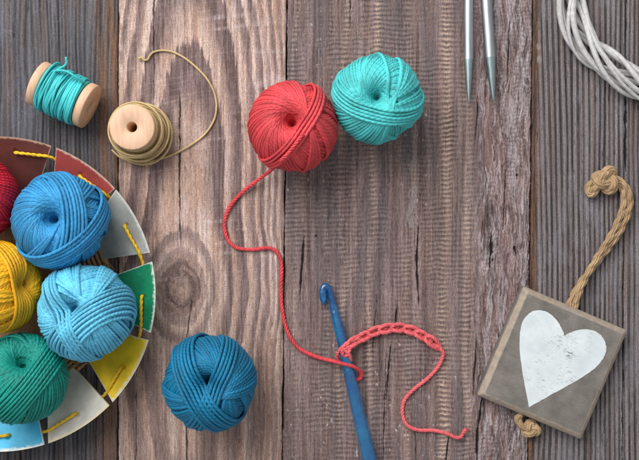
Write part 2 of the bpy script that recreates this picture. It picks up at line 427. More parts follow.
def board_B(X, Y):
    f1, f2, po = common(X, Y, 400)
    xc = np.interp(Y, [0, 140, 205, 287, 460], [190, 189, 184, 179, 186])
    dx = X - xc + 7 * (fbm(X / 35, Y / 70, 420, 3) - 0.5)
    d = np.abs(Y - 287 + 10 * (fbm(X / 22, Y / 50, 421, 3) - 0.5))
    g = np.interp(d, [0, 18, 58, 82, 150, 200, 227, 287, 450], [0, 16, 37, 41, 45, 52, 55, 63, 85])
    F = np.sqrt(dx ** 2 + g ** 2) + 3.4 * (fbm(X / 1.6, Y / 26, 422, 3) - 0.5)
    dark = np.zeros_like(X)
    # (inner start, sharp outer end, strength)
    for a, b, k in ((3, 7, .6), (10, 16, .7), (17, 21, .8), (22, 27, .45), (31, 37, .6), (48, 57, .85), (62, 71, .9), (77, 82.5, .75), (86, 90.5, .8), (93, 96, .5), (98.5, 102, .7), (105, 108, .6), (111, 114, .6), (117, 119, .5)):
        rise = sstep(a - .4 * (b - a), a + .5 * (b - a), F); fall = 1 - sstep(b - 0.2, b + 0.9, F)
        dark = np.maximum(dark, k * rise * fall)
    s = np.clip(0.55 * f1 + 0.45 * f2, 0, 1)
    c = mixc(C(146, 122, 112), C(202, 181, 170), sstep(0.25, 0.75, s))
    c = mixc(c, C(176, 140, 120), 0.4 * sstep(0.45, 0.7, fbm(X / 9, Y / 60, 425, 3)))
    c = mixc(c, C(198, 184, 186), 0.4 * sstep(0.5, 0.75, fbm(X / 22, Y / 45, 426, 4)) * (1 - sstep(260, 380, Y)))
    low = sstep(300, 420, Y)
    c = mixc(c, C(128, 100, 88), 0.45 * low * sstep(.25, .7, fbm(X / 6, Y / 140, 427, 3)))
    cd = mixc(C(82, 67, 66), C(124, 106, 106), sstep(0.3, 0.7, fbm(X / 1.6, Y / 30, 428, 4)))
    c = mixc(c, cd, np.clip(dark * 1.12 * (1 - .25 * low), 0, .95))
    kn = 1 - sstep(20, 27, F)
    ckn = mixc(C(104, 84, 78), C(158, 132, 120), sstep(.3, .7, fbm(F / 2.2, np.arctan2(dx, Y - 287) * 1.2, 429, 4)))
    c = mixc(c, ckn, 0.6 * kn)
    ring = np.exp(-((F - 15) / 4.0) ** 2)
    c = mixc(c, C(70, 57, 56), 0.72 * ring * sstep(.2, .7, fbm(X / 1.6, Y / 1.6, 430, 3)))
    # pale arcs left by the saw, climbing to the right
    ph = Y + 0.30 * (X - 120) - 0.0009 * (X - 120) ** 2 + 2 * (fbm(X / 30, Y / 30, 431, 2) - .5)
    v1 = vn(ph / 5.5, X / 55, 432); v2 = fbm(X / 5, Y / 9, 433, 3)
    arc = sstep(0.70, 0.95, v1) * (0.4 + 0.6 * v2) * sstep(0.25, 0.65, fbm(X / 40, Y / 40, 434, 2))
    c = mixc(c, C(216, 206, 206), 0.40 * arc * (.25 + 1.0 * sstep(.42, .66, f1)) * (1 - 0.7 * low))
    fine = sstep(0.6, 0.85, vn(ph / 1.1, X / 60, 435))
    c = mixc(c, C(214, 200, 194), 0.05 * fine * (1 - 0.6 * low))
    cross = 0.5 + 0.5 * np.sin(2 * PI * (Y + 2 * vn(X / 20, Y / 30, 436)) / 2.6)
    c = c * (0.98 + 0.04 * cross)[..., None]
    edge = 1 - sstep(119, 123, X - 0.0 * Y)
    c = mixc(c, C(190, 170, 158), 0.4 * edge)
    c = mixc(c, C(70, 54, 50), 0.55 * po)
    h = 0.45 * dark + 0.7 * f1 + 0.18 * arc + 0.03 * cross + 0.25 * ring * vn(X / 2, Y / 2, 437) - 0.4 * po
    cr = np.zeros_like(X)
    for pts, w in (([(153.5, -90), (154, 60), (153, 140)], 1.0), ([(180, 92), (179.5, 185), (180.5, 246)], 1.3), ([(192, 300), (186, 342)], .9),
                   ([(187, 400), (186, 520)], 1.5), ([(137, 345), (135, 520)], .4)):
        cr = np.maximum(cr, crack_mask(X, Y, pts, w, int(pts[0][0] * 5 + pts[0][1])))
    c = mixc(c, C(34, 25, 24), cr * 0.95); h = h - 1.8 * cr
    return c, h

EDGE = {'AB': (118.0, -0.001), 'BC': (287.0, -0.0105), 'CD': (533.0, -0.0105)}
def edge(k, Y): a, s = EDGE[k]; return a + s * Y
def axis_pts(lo, hi, flo, fhi, step, far):
    a = np.arange(flo, fhi, step)
    l = flo - np.cumsum(np.linspace(step, far, 60)); l = l[l > lo][::-1]
    h = a[-1] + np.cumsum(np.linspace(step, far, 60)); h = h[h < hi]
    return np.concatenate([[lo], l, a, h, [hi]])

def plank(fn, left, right, label, wob, tone):
    Y1 = axis_pts(-190, 650, -12, 472, 0.56, 8)
    if callable(left): lx, flo = None, None
    W0 = left(np.zeros(1))[0]; W1 = right(np.zeros(1))[0]
    X1 = axis_pts(W0, W1, max(W0, -12) + 0.3, min(W1, 651) - 0.3, 0.56, 8)
    t = (X1 - W0) / (W1 - W0)
    Y = np.broadcast_to(Y1[:, None], (len(Y1), len(X1))).copy()
    l = left(Y1) + 0.9 * (vn(Y1 / 22, Y1 * 0 + wob, 500) - .5) + 0.5 * (vn(Y1 / 3.5, Y1 * 0 + wob, 501) - .5)
    r = right(Y1) + 0.9 * (vn(Y1 / 22, Y1 * 0 + wob + 9, 500) - .5) + 0.5 * (vn(Y1 / 3.5, Y1 * 0 + wob + 9, 501) - .5)
    X = l[:, None] * (1 - t) + r[:, None] * t
    c, h = fn(X, Y)
    dl = X - l[:, None]; dr = r[:, None] - X
    h = h - 1.5 * np.exp(-dl / 0.7) - 1.5 * np.exp(-dr / 0.7)
    z = np.minimum(-0.75 + 0.75 * h, 0.35)
    ny, nx = X.shape
    # wrap: outer ring of vertices dropped to the underside
    Xp = np.pad(X, 1, mode='edge'); Yp = np.pad(Y, 1, mode='edge'); zp = np.pad(z, 1, constant_values=-18.0)
    c = c * np.array(tone); cp = np.pad(c, ((1, 1), (1, 1), (0, 0)), mode='edge')
    ny += 2; nx += 2
    V = np.stack([Xp - CX, CY - Yp, zp], -1).reshape(-1, 3)
    i = np.arange(ny - 1)[:, None]; j = np.arange(nx - 1)[None, :]
    F = np.stack([i * nx + j, (i + 1) * nx + j, (i + 1) * nx + j + 1, i * nx + j + 1], -1).reshape(-1, 4)
    mb = MB(); mb.add(V, F)
    o = mb.build('plank', M_PLANK, TABLE, col=cp.reshape(-1, 3))
    o['label'] = label
    return o

TABLE = thing('tabletop', 'weathered wooden tabletop of four broad planks under all the craft things', None, (0, 0, 0), kind='structure')
plank(board_A, lambda y: -190 + 0 * y, lambda y: edge('AB', y) - 0.7, 'dark blue-grey weathered plank', 1, (1, .98, .96))
plank(board_B, lambda y: edge('AB', y) + 0.7, lambda y: edge('BC', y) - 0.7, 'pale pinkish plank with a knot', 2, (1.18, 1.11, 1.075))
plank(board_C, lambda y: edge('BC', y) + 0.7, lambda y: edge('CD', y) - 0.8, 'grey-brown plank with saw ripples', 3, (1.06, 1.04, 1.06))
plank(board_D, lambda y: edge('CD', y) + 0.8, lambda y: 830 + 0 * y, 'dark ridged plank', 4, (.99, .99, .96))
def backing():
    m, nt, b = mat('dark_backing'); n = noise(nt, 90, 4)
    nt.links.new(ramp(nt, n, [(0.3, (34, 28, 25)), (0.7, (58, 48, 42))]), b.inputs['Base Color']); b.inputs['Roughness'].default_value = .9
    mb = MB(); x0, x1, y0, y1 = -190 - CX, 830 - CX, CY - 650, CY + 190
    v = [(x, y, z) for z in (-30, -18.4) for x, y in ((x0, y0), (x1, y0), (x1, y1), (x0, y1))]
    mb.add(v, [(0, 3, 2, 1), (4, 5, 6, 7), (0, 1, 5, 4), (1, 2, 6, 5), (2, 3, 7, 6), (3, 0, 4, 7)])
    mb.build('added_gap_backing', m, TABLE, smooth=False)  # added dark sheet under the planks, blocks world light in the gaps
backing()

# ---------------------------------------------------------------- yarn balls
def ray_sphere(px, py, c, R):
    o = np.array([0, 0, HC]); d = unit(at(px, py) - o); oc = o - c
    b = np.dot(oc, d); disc = b * b - (np.dot(oc, oc) - R * R)
    if disc < 0: q = o - d * b; return unit(q - c)
    return unit(o + d * (-b - math.sqrt(disc)) - c)

def strands_on_ball(mb, c, R, n, d, a0, sr, rs, rad, hole, hd, hs, S=120, sides=7, ph=0, squash=None):
    """closed wraps: each row of n is a wrap normal, d its offset from the centre (in R)"""
    n = unit(np.atleast_2d(n)); k = len(n); d = np.broadcast_to(d, (k,))
    ref = np.broadcast_to(a0, (k, 3)); a = unit(ref - n * (ref * n).sum(-1, keepdims=True)); b = np.cross(n, a)
    t = (np.arange(S) / S * 2 * PI)[None, :]
    lat = d[:, None] + sr / R * 0.30 * (np.sin(t * 2 + rs.rand(k, 1) * 6.3) * rs.rand(k, 1) + 0.6 * np.sin(t * 5 + rs.rand(k, 1) * 6.3) * rs.rand(k, 1))
    cc = np.sqrt(np.clip(1 - lat ** 2, 0.01, 1))
    q = cc[..., None] * (a[:, None] * np.cos(t)[..., None] + b[:, None] * np.sin(t)[..., None]) + n[:, None] * lat[..., None]
    ang = np.arccos(np.clip(q @ hole, -1, 1))
    rr = np.broadcast_to(rad, (k,))[:, None] + sr * 0.22 * np.sin(t * 3 + rs.rand(k, 1) * 6.3) - hd * np.exp(-(ang / hs) ** 2)
    ang2 = PI - ang
    rr = rr - hd * 0.7 * np.exp(-(ang2 / hs) ** 2)
    P = q * rr[..., None]
    if squash is not None: P = squash(P)
    P = P + c
    T = unit(np.roll(P, -1, 1) - np.roll(P, 1, 1)); N = q - T * (q * T).sum(-1, keepdims=True); N = unit(N); B = np.cross(T, N)
    th = np.arange(sides) / sides * 2 * PI
    srk = sr * (1 + 0.10 * (rs.rand(k, 1, 1, 1) - 0.5) * 2)
    V = P[:, :, None] + srk * (N[:, :, None] * np.cos(th)[:, None] + B[:, :, None] * np.sin(th)[:, None])
    ii = np.arange(k)[:, None, None] * S * sides; s = np.arange(S)[None, :, None]; j = np.arange(sides)[None, None, :]
    s2 = (s + 1) % S; j2 = (j + 1) % sides
    F = np.stack([ii + s * sides + j, ii + s * sides + j2, ii + s2 * sides + j2, ii + s2 * sides + j], -1).reshape(-1, 4)
    step = 2 * PI * R / S
    U0 = (s * step + np.arange(k)[:, None, None] * 1.7) + 0 * j; U1 = U0 + step; kid = rs.randint(0, 900) + np.arange(k)[:, None, None] * 2; V0 = kid + j / sides * .999 + 0 * U0; V1 = kid + (j + 1) / sides * .999 + 0 * U0
    UV = np.stack([np.stack([U0, V0], -1), np.stack([U0, V1], -1), np.stack([U1, V1], -1), np.stack([U1, V0], -1)], 3).reshape(-1, 4, 2)
    mb.add(V.reshape(-1, 3), F, UV)
    return P.reshape(-1, 3), N.reshape(-1, 3)

def yarn_ball(label, cpx, rpx, hole_px, m, seed, zb=0.6, sr=1.54, bands=(), hs=0.30, hd=25, th=(13, 18), strand=10, fz=650, group=None):
    R = 45.0
    for _ in range(5): zc = zb + R; R = rpx * (HC - zc) / HC * 0.995
    c = at(cpx[0], cpx[1], zc)
    rs = np.random.RandomState(seed)
    hole = ray_sphere(hole_px[0], hole_px[1], c, R)
    e1 = unit(np.cross([0.31, 0.9, 0.2], hole)); e2 = np.cross(hole, e1)
    root = thing('yarn_ball', label, 'yarn ball', c - np.array([0, 0, R]), group)
    org = c - np.array([0, 0, R])
    mb = MB()
    def norm(phi, t0):
        al = PI / 2 - t0
        return math.cos(al) * hole + math.sin(al) * (math.cos(phi) * e1 + math.sin(phi) * e2)
    # lower layer: even wraps all round
    N0 = 70
    n = np.array([norm(2 * PI * k / N0, math.radians(13)) for k in range(N0)])
    strands_on_ball(mb, c, R, n, np.zeros(N0), hole, sr, rs, R - 5.4 * sr + .25 * sr * rs.uniform(-1, 1, N0), hole, hd, hs, S=96, sides=6)
    phi = rs.rand() * 6.28; Pall = []; Nall = []
    # the visible winding: one turn of wraps, each lying a little higher than the last,
    # laid in sheaves that differ slightly in how close they pass to the centre hole
    gap = 2.3 * sr / R; total = int(2 * PI / gap * 1.12); done = 0; hand = 1 if rs.rand() < .5 else -1
    while done < total:
        k = min(strand + rs.randint(-3, 5), total - done); t0 = math.radians(rs.uniform(*th)); j = np.arange(k)
        fr = rs.uniform(0.0, 0.35)
        ph_ = phi + hand * np.cumsum(gap * (1.05 - fr) * rs.uniform(.86, 1.14, k)); phi = ph_[-1] + hand * gap * fr * k * .9
        n = np.array([norm(p_, t0) for p_ in ph_])
        off = -j * gap * fr
        rad = R - 4.3 * sr + 2.7 * sr * (done + j) / total + 0.10 * sr * rs.uniform(-1, 1, k)
        done += k
        P, N = strands_on_ball(mb, c, R, n, off, hole, sr, rs, rad, hole, hd, hs)
        Pall.append(P); Nall.append(N)
    for i, (p1, p2, p3, k) in enumerate(bands):
        q = [ray_sphere(p[0], p[1], c, R) for p in (p1, p2, p3)]
        n = unit(np.cross(q[1] - q[0], q[2] - q[0])); d0 = float(np.dot(n, q[0]))
        if d0 < 0: n = -n; d0 = -d0
        j = np.arange(k) - (k - 1) / 2
        tw = unit(np.cross(n, hole)); nn = np.array([n + hole * 0.010 * jj for jj in j])
        P, N = strands_on_ball(mb, c, R, nn, d0 + j * 2.35 * sr / R, q[1], sr, rs, R - 0.85 * sr + 0.5 * sr * i, hole, hd * 0.6, hs)
        Pall.append(P); Nall.append(N)
    P = np.concatenate(Pall); N = np.concatenate(Nall)
    up = N[:, 2] > -0.35
    fuzz(mb, P[up], N[up], rs, fz, (1.5, 6), 0.095)
    mb.build('wound_yarn', m, root, origin=org)
    core = MB(); uu = np.linspace(0, PI, 25); prof = []
    for a in uu:
        rr = (R - 6.4 * sr) - (R * 0.55) * math.exp(-(a / (hs * 0.9)) ** 2)
        prof.append((max(rr * math.sin(a), 0.01), rr * math.cos(a)))
    lathe(core, prof[::-1], c, hole, 40)
    core.build('inner_core', m, root, origin=org)
    return root, c, R, org

Y_RED = yarn_mat('red_cotton', (212, 66, 72)); Y_TEAL = yarn_mat('turquoise_cotton', (76, 194, 194)); Y_DBLUE = yarn_mat('deep_blue_cotton', (0, 112, 152), pitch=4.6, strength=.75)
Y_BLUE = yarn_mat('blue_cotton', (46, 140, 192)); Y_LBLUE = yarn_mat('sky_blue_cotton', (96, 188, 220)); Y_GREEN = yarn_mat('green_cotton', (0, 136, 122))
Y_YEL = yarn_mat('yellow_cotton', (252, 172, 14)); Y_CRIM = yarn_mat('crimson_cotton', (210, 30, 52))

red, c_red, R_red, org_red = yarn_ball('red yarn ball with its loose end running down to the crochet hook', (293, 127), 47.5, (291, 119), Y_RED, 5,
    bands=[((320, 96), (309, 122), (291, 147), 4)])
yarn_ball('turquoise yarn ball touching the red one near the top', (377, 99), 47, (376, 95), Y_TEAL, 12,
    bands=[((334, 92), (361, 112), (396, 119), 5)])
yarn_ball('deep blue yarn ball lying alone on the pale plank at the bottom', (210, 382), 49, (207, 384), Y_DBLUE, 21, sr=1.68,
    bands=[((231, 340), (226, 363), (206, 412), 5), ((181, 352), (184, 372), (192, 392), 7)], hd=26)
ZB = 8.0
GB = 'yarn balls in the basket'
yarn_ball('bright blue yarn ball in the basket beside the crimson one', (60, 221), 49.5, (48, 218), Y_BLUE, 33, zb=ZB, group=GB,
    bands=[((62, 176), (74, 200), (72, 250), 7), ((105, 215), (92, 235), (60, 258), 6)])
yarn_ball('pale sky blue yarn ball in the basket beside the green slat', (86, 311), 50, (64, 309), Y_LBLUE, 41, zb=ZB + 5, group=GB,
    bands=[((60, 345), (80, 322), (126, 300), 8), ((48, 280), (52, 305), (72, 345), 5)])
yarn_ball('green yarn ball at the bottom of the basket', (23, 378), 47, (23, 352), Y_GREEN, 52, zb=ZB, group=GB, strand=14, sr=1.46,
    bands=[((5, 415), (28, 390), (56, 352), 8)], hs=0.34, hd=26)
yarn_ball('yellow yarn ball half cut off by the left edge', (-4, 287), 47, (30, 284), Y_YEL, 63, zb=ZB, group=GB, bands=[((10, 250), (22, 272), (26, 310), 7)])
yarn_ball('crimson yarn ball mostly hidden at the left edge of the basket', (-25, 197), 45, (-30, 200), Y_CRIM, 74, zb=ZB - 2, group=GB, hs=0.2)

# working yarn from the red ball to the hook
def strand_path(pts, n=14): return catmull(np.array([at(p[0], p[1], p[2]) for p in pts]), n)
q0 = [c_red + R_red * 1.0 * ray_sphere(px, py, c_red, R_red) for px, py in ((303, 134), (291, 150), (282, 160))]
wy = np.concatenate([np.array(q0), np.array([at(*p) for p in ((271, 170, 20), (262, 177, 9), (245, 190, 3.2), (231, 205, 2.0), (224.5, 222, 1.9), (227, 238, 1.9), (236, 247.5, 1.9), (252, 249.5, 1.9), (268, 248, 1.9),
     (277, 252.5, 1.9), (281.5, 265, 1.9), (281, 290, 1.9), (283, 315, 1.9), (289, 335, 1.9), (300, 349, 1.9), (317, 357, 2.6), (333, 361, 7), (344, 364, 13.2), (354, 367, 11), (361, 372.5, 4), (360, 378.5, 2.2), (353, 379.5, 1.8), (345, 377, 1.6))])])
mb = MB(); P = catmull(wy, 14); plied(mb, P, 1.9 * (1 + .07 * np.sin(np.arange(len(P)) * .083) + .05 * np.sin(np.arange(len(P)) * .31)), 3, 10.5)
rs = np.random.RandomState(3); fuzz(mb, P[60:], np.tile([0, 0, 1.0], (len(P) - 60, 1)), rs, 110, (1.5, 4), .07)
mb.build('loose_yarn_end', Y_RED, red, origin=org_red)

# ---------------------------------------------------------------- crochet chain
Y_CORAL = yarn_mat('coral_cotton', (234, 100, 104))
def crochet():
    mb = MB()
    arc = catmull(np.array([at(*p) for p in ((344, 357, 9), (347, 347, 10), (356, 340, 5), (367, 334.5, 3.2), (382, 329.5, 3), (397, 327.5, 3), (411, 330, 3), (424, 336, 3), (434, 344, 3), (441, 350.5, 3))]), 30)
    L = np.concatenate([[0], np.cumsum(np.linalg.norm(np.diff(arc, axis=0), axis=1))])
    def A(s):
        s = np.clip(s, 0, L[-1]); return np.stack([np.interp(s, L, arc[:, i]) for i in range(3)], -1)
    def frame(s):
        t = unit(A(s + 0.5) - A(s - 0.5)); t[:, 2] = 0; t = unit(t); return t, np.stack([-t[:, 1], t[:, 0], 0 * t[:, 0]], -1)
    ns = 9; st = (L[-1] - 8) / ns; rs = np.random.RandomState(8)
    for i in range(ns):
        s0 = L[-1] - i * st - 1
        u = np.linspace(0, 1, 44)                    # out along one leg, round the head, back along the other
        ln = st * 1.55 * rs.uniform(.94, 1.06)
        x = ln * (0.5 - 0.5 * np.cos(2 * PI * u))
        wd = (4.2 + rs.uniform(-.4, .4)) * np.sin(2 * PI * u) * (0.35 + 0.65 * np.sin(PI * u)) 
        zz = -0.6 + 3.3 * sstep(0.1, 0.75, x / ln) - 1.7 * sstep(0.82, 1.0, x / ln)
        s = s0 - x; t, nrm = frame(s)
        Pp = A(s) + nrm * (wd + 0.5 * rs.uniform(-1, 1))[:, None] + np.array([0, 0, 1]) * zz[:, None]
        plied(mb, Pp, 1.95, 3, 11, ph0=i)
        # bump of the yarn behind
        u2 = np.linspace(0, 1, 14); s2 = s0 - u2 * st * 1.2; t2, n2 = frame(s2)
        P2 = A(s2) + n2 * (1.8 * np.sin(2 * PI * u2))[:, None]; P2[:, 2] -= 1.0
        plied(mb, P2, 1.6, 3, 10)
    # the live loop round the hook shaft
    hp = catmull(np.array([at(*p) for p in ((362, 338, 5), (351, 341.5, 9), (342.5, 347, 12.2), (338, 352.5, 9), (337.5, 358, 4), (341, 364, 1.8), (347, 366, 2.2), (350.5, 361, 7), (349, 354, 12.5), (345, 349.5, 12.4), (352, 345, 9), (360, 342, 6))]), 12)
    plied(mb, hp, 1.8, 3, 10)
    tail = catmull(np.array([at(*p) for p in ((436, 346, 4), (442, 351, 4), (443, 355, 3), (438.5, 366, 2), (428, 378, 1.9), (413, 390, 1.9), (404, 401, 1.9), (402.5, 414, 1.9), (407, 425, 1.9), (418, 430, 1.9), (434, 430.5, 2), (448, 434, 2.6), (455.5, 437.5, 3), (461, 436.5, 3.5), (463.5, 432, 4.5), (466, 430, 5))]), 12)
    plied(mb, tail, np.interp(np.arange(len(tail)), [0, len(tail) - 14, len(tail) - 1], [1.9, 1.85, 2.4]), 3, 10)
    for k in range(14):
        d = unit(np.array([rs.uniform(0.2, 1), rs.uniform(-.5, .9), rs.uniform(-.2, .5)])); p = tail[-1]
        tube(mb, np.array([p, p + d * 1.5, p + d * rs.uniform(2.5, 4) + rs.normal(0, .3, 3)]), [.35, .25, .12], 4, cap=False)
    fuzz(mb, tail, np.tile([0, 0, 1.0], (len(tail), 1)), rs, 60, (1.5, 3.5), .07)
    fuzz(mb, arc + np.array([0, 0, 3]), np.tile([0, 0, 1.0], (len(arc), 1)), rs, 90, (1.5, 4), .07)
    org = at(395, 360, 0)
    o = mb.build('crochet_chain', Y_CORAL, None, origin=org)
    o['label'] = 'coral crochet chain curving from the hook to a loose tail'; o['category'] = 'crochet chain'
crochet()

# ---------------------------------------------------------------- crochet hook
def hook():
    m, nt, b = mat('blue_translucent_plastic')
    n = noise(nt, 55, 3)
    nt.links.new(ramp(nt, n, [(0.3, (4, 120, 205)), (0.7, (60, 190, 250))]), b.inputs['Base Color'])
    b.inputs['Roughness'].default_value = 0.1; b.inputs['Transmission Weight'].default_value = 0.8; b.inputs['IOR'].default_value = 1.46
    b.inputs['Coat Weight'].default_value = 1.0; b.inputs['Coat Roughness'].default_value = 0.05
    bump(nt, noise(nt, 140, 3), b, 0.6, 0.0035)
    root = thing('crochet_hook', 'translucent blue plastic crochet hook lying through the coral chain', 'crochet hook', at(350, 380, 0))
    org = at(350, 380, 0)
    sh = [(388, 540, 7.5, 7.2), (378, 496, 7.4, 7.1), (368.5, 456, 7.2, 6.9), (360, 420, 6.9, 6.5), (352.5, 388, 6.4, 6.0), (346, 360, 6.0, 5.5), (340.5, 336, 5.6, 5.0), (336, 318, 5.2, 4.5), (333.2, 306, 4.8, 3.8), (331.2, 297, 4.6, 3.1)]
    hd = [(329.6, 290.5, 4.5, 2.9), (327.4, 287, 4.7, 3.2), (324.8, 286.3, 4.7, 3.3), (323.2, 289, 4.7, 3.6), (322.8, 294, 4.7, 3.8), (323.2, 299, 4.7, 3.4), (323.6, 303.5, 4.6, 2.0)]
    mb = MB(); A = np.array([np.append(at(x, y, z), r) for x, y, z, r in sh + hd]); A = catmull(A, 12)
    tube(mb, A[:, :3], A[:, 3], 20)
    o = mb.build('hook_shaft', m, root, origin=org)
hook()

# ---------------------------------------------------------------- knitting needles
def needle(label, a, b, r, tipmat, bodymat):
    """a: pixel far up the shaft, b: pixel of the tip"""
    A = at(a[0], a[1], r + .3); B = at(b[0], b[1], r + .3); L = np.linalg.norm(A - B); d = (B - A) / L
    root = thing('knitting_needle', label, 'knitting needle', B, 'steel knitting needles')
    tl = 44.0
    mb = MB(); lathe(mb, [(0.01, 0), (r * .9, 0.2), (r, 1.2), (r, L - tl)], A, d, 40)
    mb.build('shaft', bodymat, root, origin=B)
    mb = MB(); lathe(mb, [(r, L - tl), (r * .97, L - tl + 1.5), (r * .62, L - 20), (r * .36, L - 8), (r * .26, L - 3), (r * .16, L - .8), (0.02, L)], A, d, 40)
    mb.build('tip', tipmat, root, origin=B)
    # end knob, well up the shaft
    mb = MB(); lathe(mb, [(0.01, -6), (r * 1.1, -5.5), (r * 1.6, -3.5), (r * 1.6, -1.5), (r * 1.2, 0), (r * .95, 0.6)], A, d, 40)
    mb.build('end_knob', bodymat, root, origin=B)
def metal(name, c, rough):
    m, nt, b = mat(name); b.inputs['Metallic'].default_value = 1.0
    n = noise(nt, 1, 4, .6, stretch=(900, 40, 900))
    nt.links.new(ramp(nt, n, [(.3, np.array(c) * .9), (.7, np.minimum(np.array(c) * 1.06, 255))]), b.inputs['Base Color'])
    nt.links.new(math_(nt, 'ADD', math_(nt, 'MULTIPLY', n, .15), rough - .07), b.inputs['Roughness'])
    return m
M_STEEL = metal('satin_aluminium', (176, 180, 183), 0.44); M_TIP = metal('reflection_tinted_tip', (160, 173, 174), 0.42)  # tip metal has a greenish reflection tinted into its base colour
needle('straighter grey metal knitting needle, nearer the turquoise ball', (467.5, -260), (468.8, 104), 4.9, M_TIP, M_STEEL)
needle('slightly slanted grey metal knitting needle, nearer the wicker ring', (468, -258), (493.5, 102), 5.6, M_TIP, M_STEEL)

# ---------------------------------------------------------------- spools
M_TEALT = yarn_mat('turquoise_cord', (62, 194, 196), pitch=2.2, rough=.5, strength=.4, dist=.0003, spec=.5, sheen=.1)
M_TAN = yarn_mat('tan_cord', (200, 174, 124), pitch=2.0, rough=.55, strength=.4, dist=.0003, spec=.4, sheen=.1)
def spool_body(root, org, base, axis, R=23.0, L=56.0, fl=8.0, core=12.0, bore=4.8):
    prof = [(bore, 9), (bore, 0.8), (bore + .8, 0), (R - 1.2, 0), (R - .3, .4), (R, 1.3), (R - .2, fl - 1.2), (R - 1, fl - .3), (R - 3, fl + .6), (core + 1, fl + 2.5), (core, fl + 4),
            (core, L - fl - 4), (core + 1, L - fl - 2.5), (R - 3, L - fl - .6), (R - 1, L - fl + .3), (R - .2, L - fl + 1.2), (R, L - 1.3), (R - .3, L - .4), (R - 1.2, L), (bore + .8, L), (bore, L - .8), (bore, 9)]
    mb = MB(); lathe(mb, prof, base, axis, 72)
    mb.build('spool_body', M_SPOOL, root, origin=org)

def coil(rs, base, axis, h0, h1, r0, pitch, jit, layers=1):
    """a helix of cord running back and forth between h0 and h1"""
    axis = unit(axis); a = np.array([0, 0, 1.0]) if abs(axis[2]) < .9 else np.array([1.0, 0, 0]); e1 = unit(np.cross(a, axis)); e2 = np.cross(axis, e1)
    pts = []; h = h0; dr = 1; k = 0; r = r0; ly = 0; SEG = 40; hj = 0; sl = 0
    while ly < layers:
        if k % SEG == 0: hj = rs.uniform(-1, 1) * jit; sl = rs.uniform(-1, 1) * jit
        t = k / SEG * 2 * PI
        hh = np.clip(h + 1.2 * sl * math.sin(t) * math.sin(t * .31) , h0, h1)
        rr = r + 0.35 * jit * math.sin(t * 0.37 + ly)
        pts.append(base + axis * hh + rr * (math.cos(t) * e1 + math.sin(t) * e2))
        h += dr * pitch / SEG; k += 1
        if h > h1 or h < h0: dr = -dr; ly += 1; r += pitch * .8
    return np.array(pts)

def teal_spool():
    R = 22.5; e = unit(at(90, 106.5, R) - at(38.5, 83, R)); c = at(64, 95.0, R + .4); L = 57
    root = thing('thread_spool', 'wooden spool of turquoise cord lying on its side on the dark plank', 'spool', c - np.array([0, 0, R]), 'wooden thread spools')
    org = c - np.array([0, 0, R]); base = c - e * L / 2
    spool_body(root, org, base, e, R, L, 8.5)
    rs = np.random.RandomState(4); mb = MB()
    lathe(mb, [(11, 9), (17.6, 9.2), (17.6, L - 9.2), (11, L - 9)], base, e, 40)
    P = coil(rs, base, e, 9.8, L - 9.8, 18.2, 2.1, 0.9, 3); tube(mb, P, 1.05, 6)
    # slanting upper turns, not all neatly laid
    a = np.array([0, 0, 1.0]); e1 = unit(np.cross(a, e)); e2 = np.cross(e, e1)
    for k in range(22):
        h = rs.uniform(11, L - 12); sl = rs.uniform(-4, 4); ph = rs.rand() * 6.3; t = np.linspace(0, 2 * PI, 61)[:-1]
        Q = base + e * np.clip(h + sl * np.sin(t + ph) , 10, L - 10)[:, None] + (22.6 + rs.uniform(0, 1.2)) * (np.cos(t)[:, None] * e1 + np.sin(t)[:, None] * e2)
        tube(mb, Q, 1.15, 7, closed=True)
    mb.build('thread_winding', M_TEALT, root, origin=org)
    mb = MB(); t = np.linspace(0, 2 * PI, 61)[:-1]
    # slack turn hanging off beside the left flange, and the cut end standing up
    Q = base + e * (10.5 + 1.5 * np.sin(t + 1))[:, None] + (24.0 + 2.2 * np.cos(t * 1 - 0.4))[:, None] * (np.cos(t)[:, None] * e1 + np.sin(t)[:, None] * e2)
    Q[:, 2] = np.maximum(Q[:, 2], 1.4)
    tube(mb, Q, 1.15, 8, closed=True)
    e_ = np.array([at(*p) for p in ((84, 82, 40), (76, 77, 45), (68, 72, 46), (60, 70.5, 44), (52, 72, 40), (46, 78, 41))]); tube(mb, catmull(e_, 10), 1.15, 8)
    e_ = np.array([at(*p) for p in ((56, 71, 40), (61, 68, 42), (64.5, 66, 42), (66.5, 62.5, 43), (66, 57.5, 45))]); tube(mb, catmull(e_, 10), 1.15, 8)
    mb.build('loose_thread', M_TEALT, root, origin=org)
teal_spool()

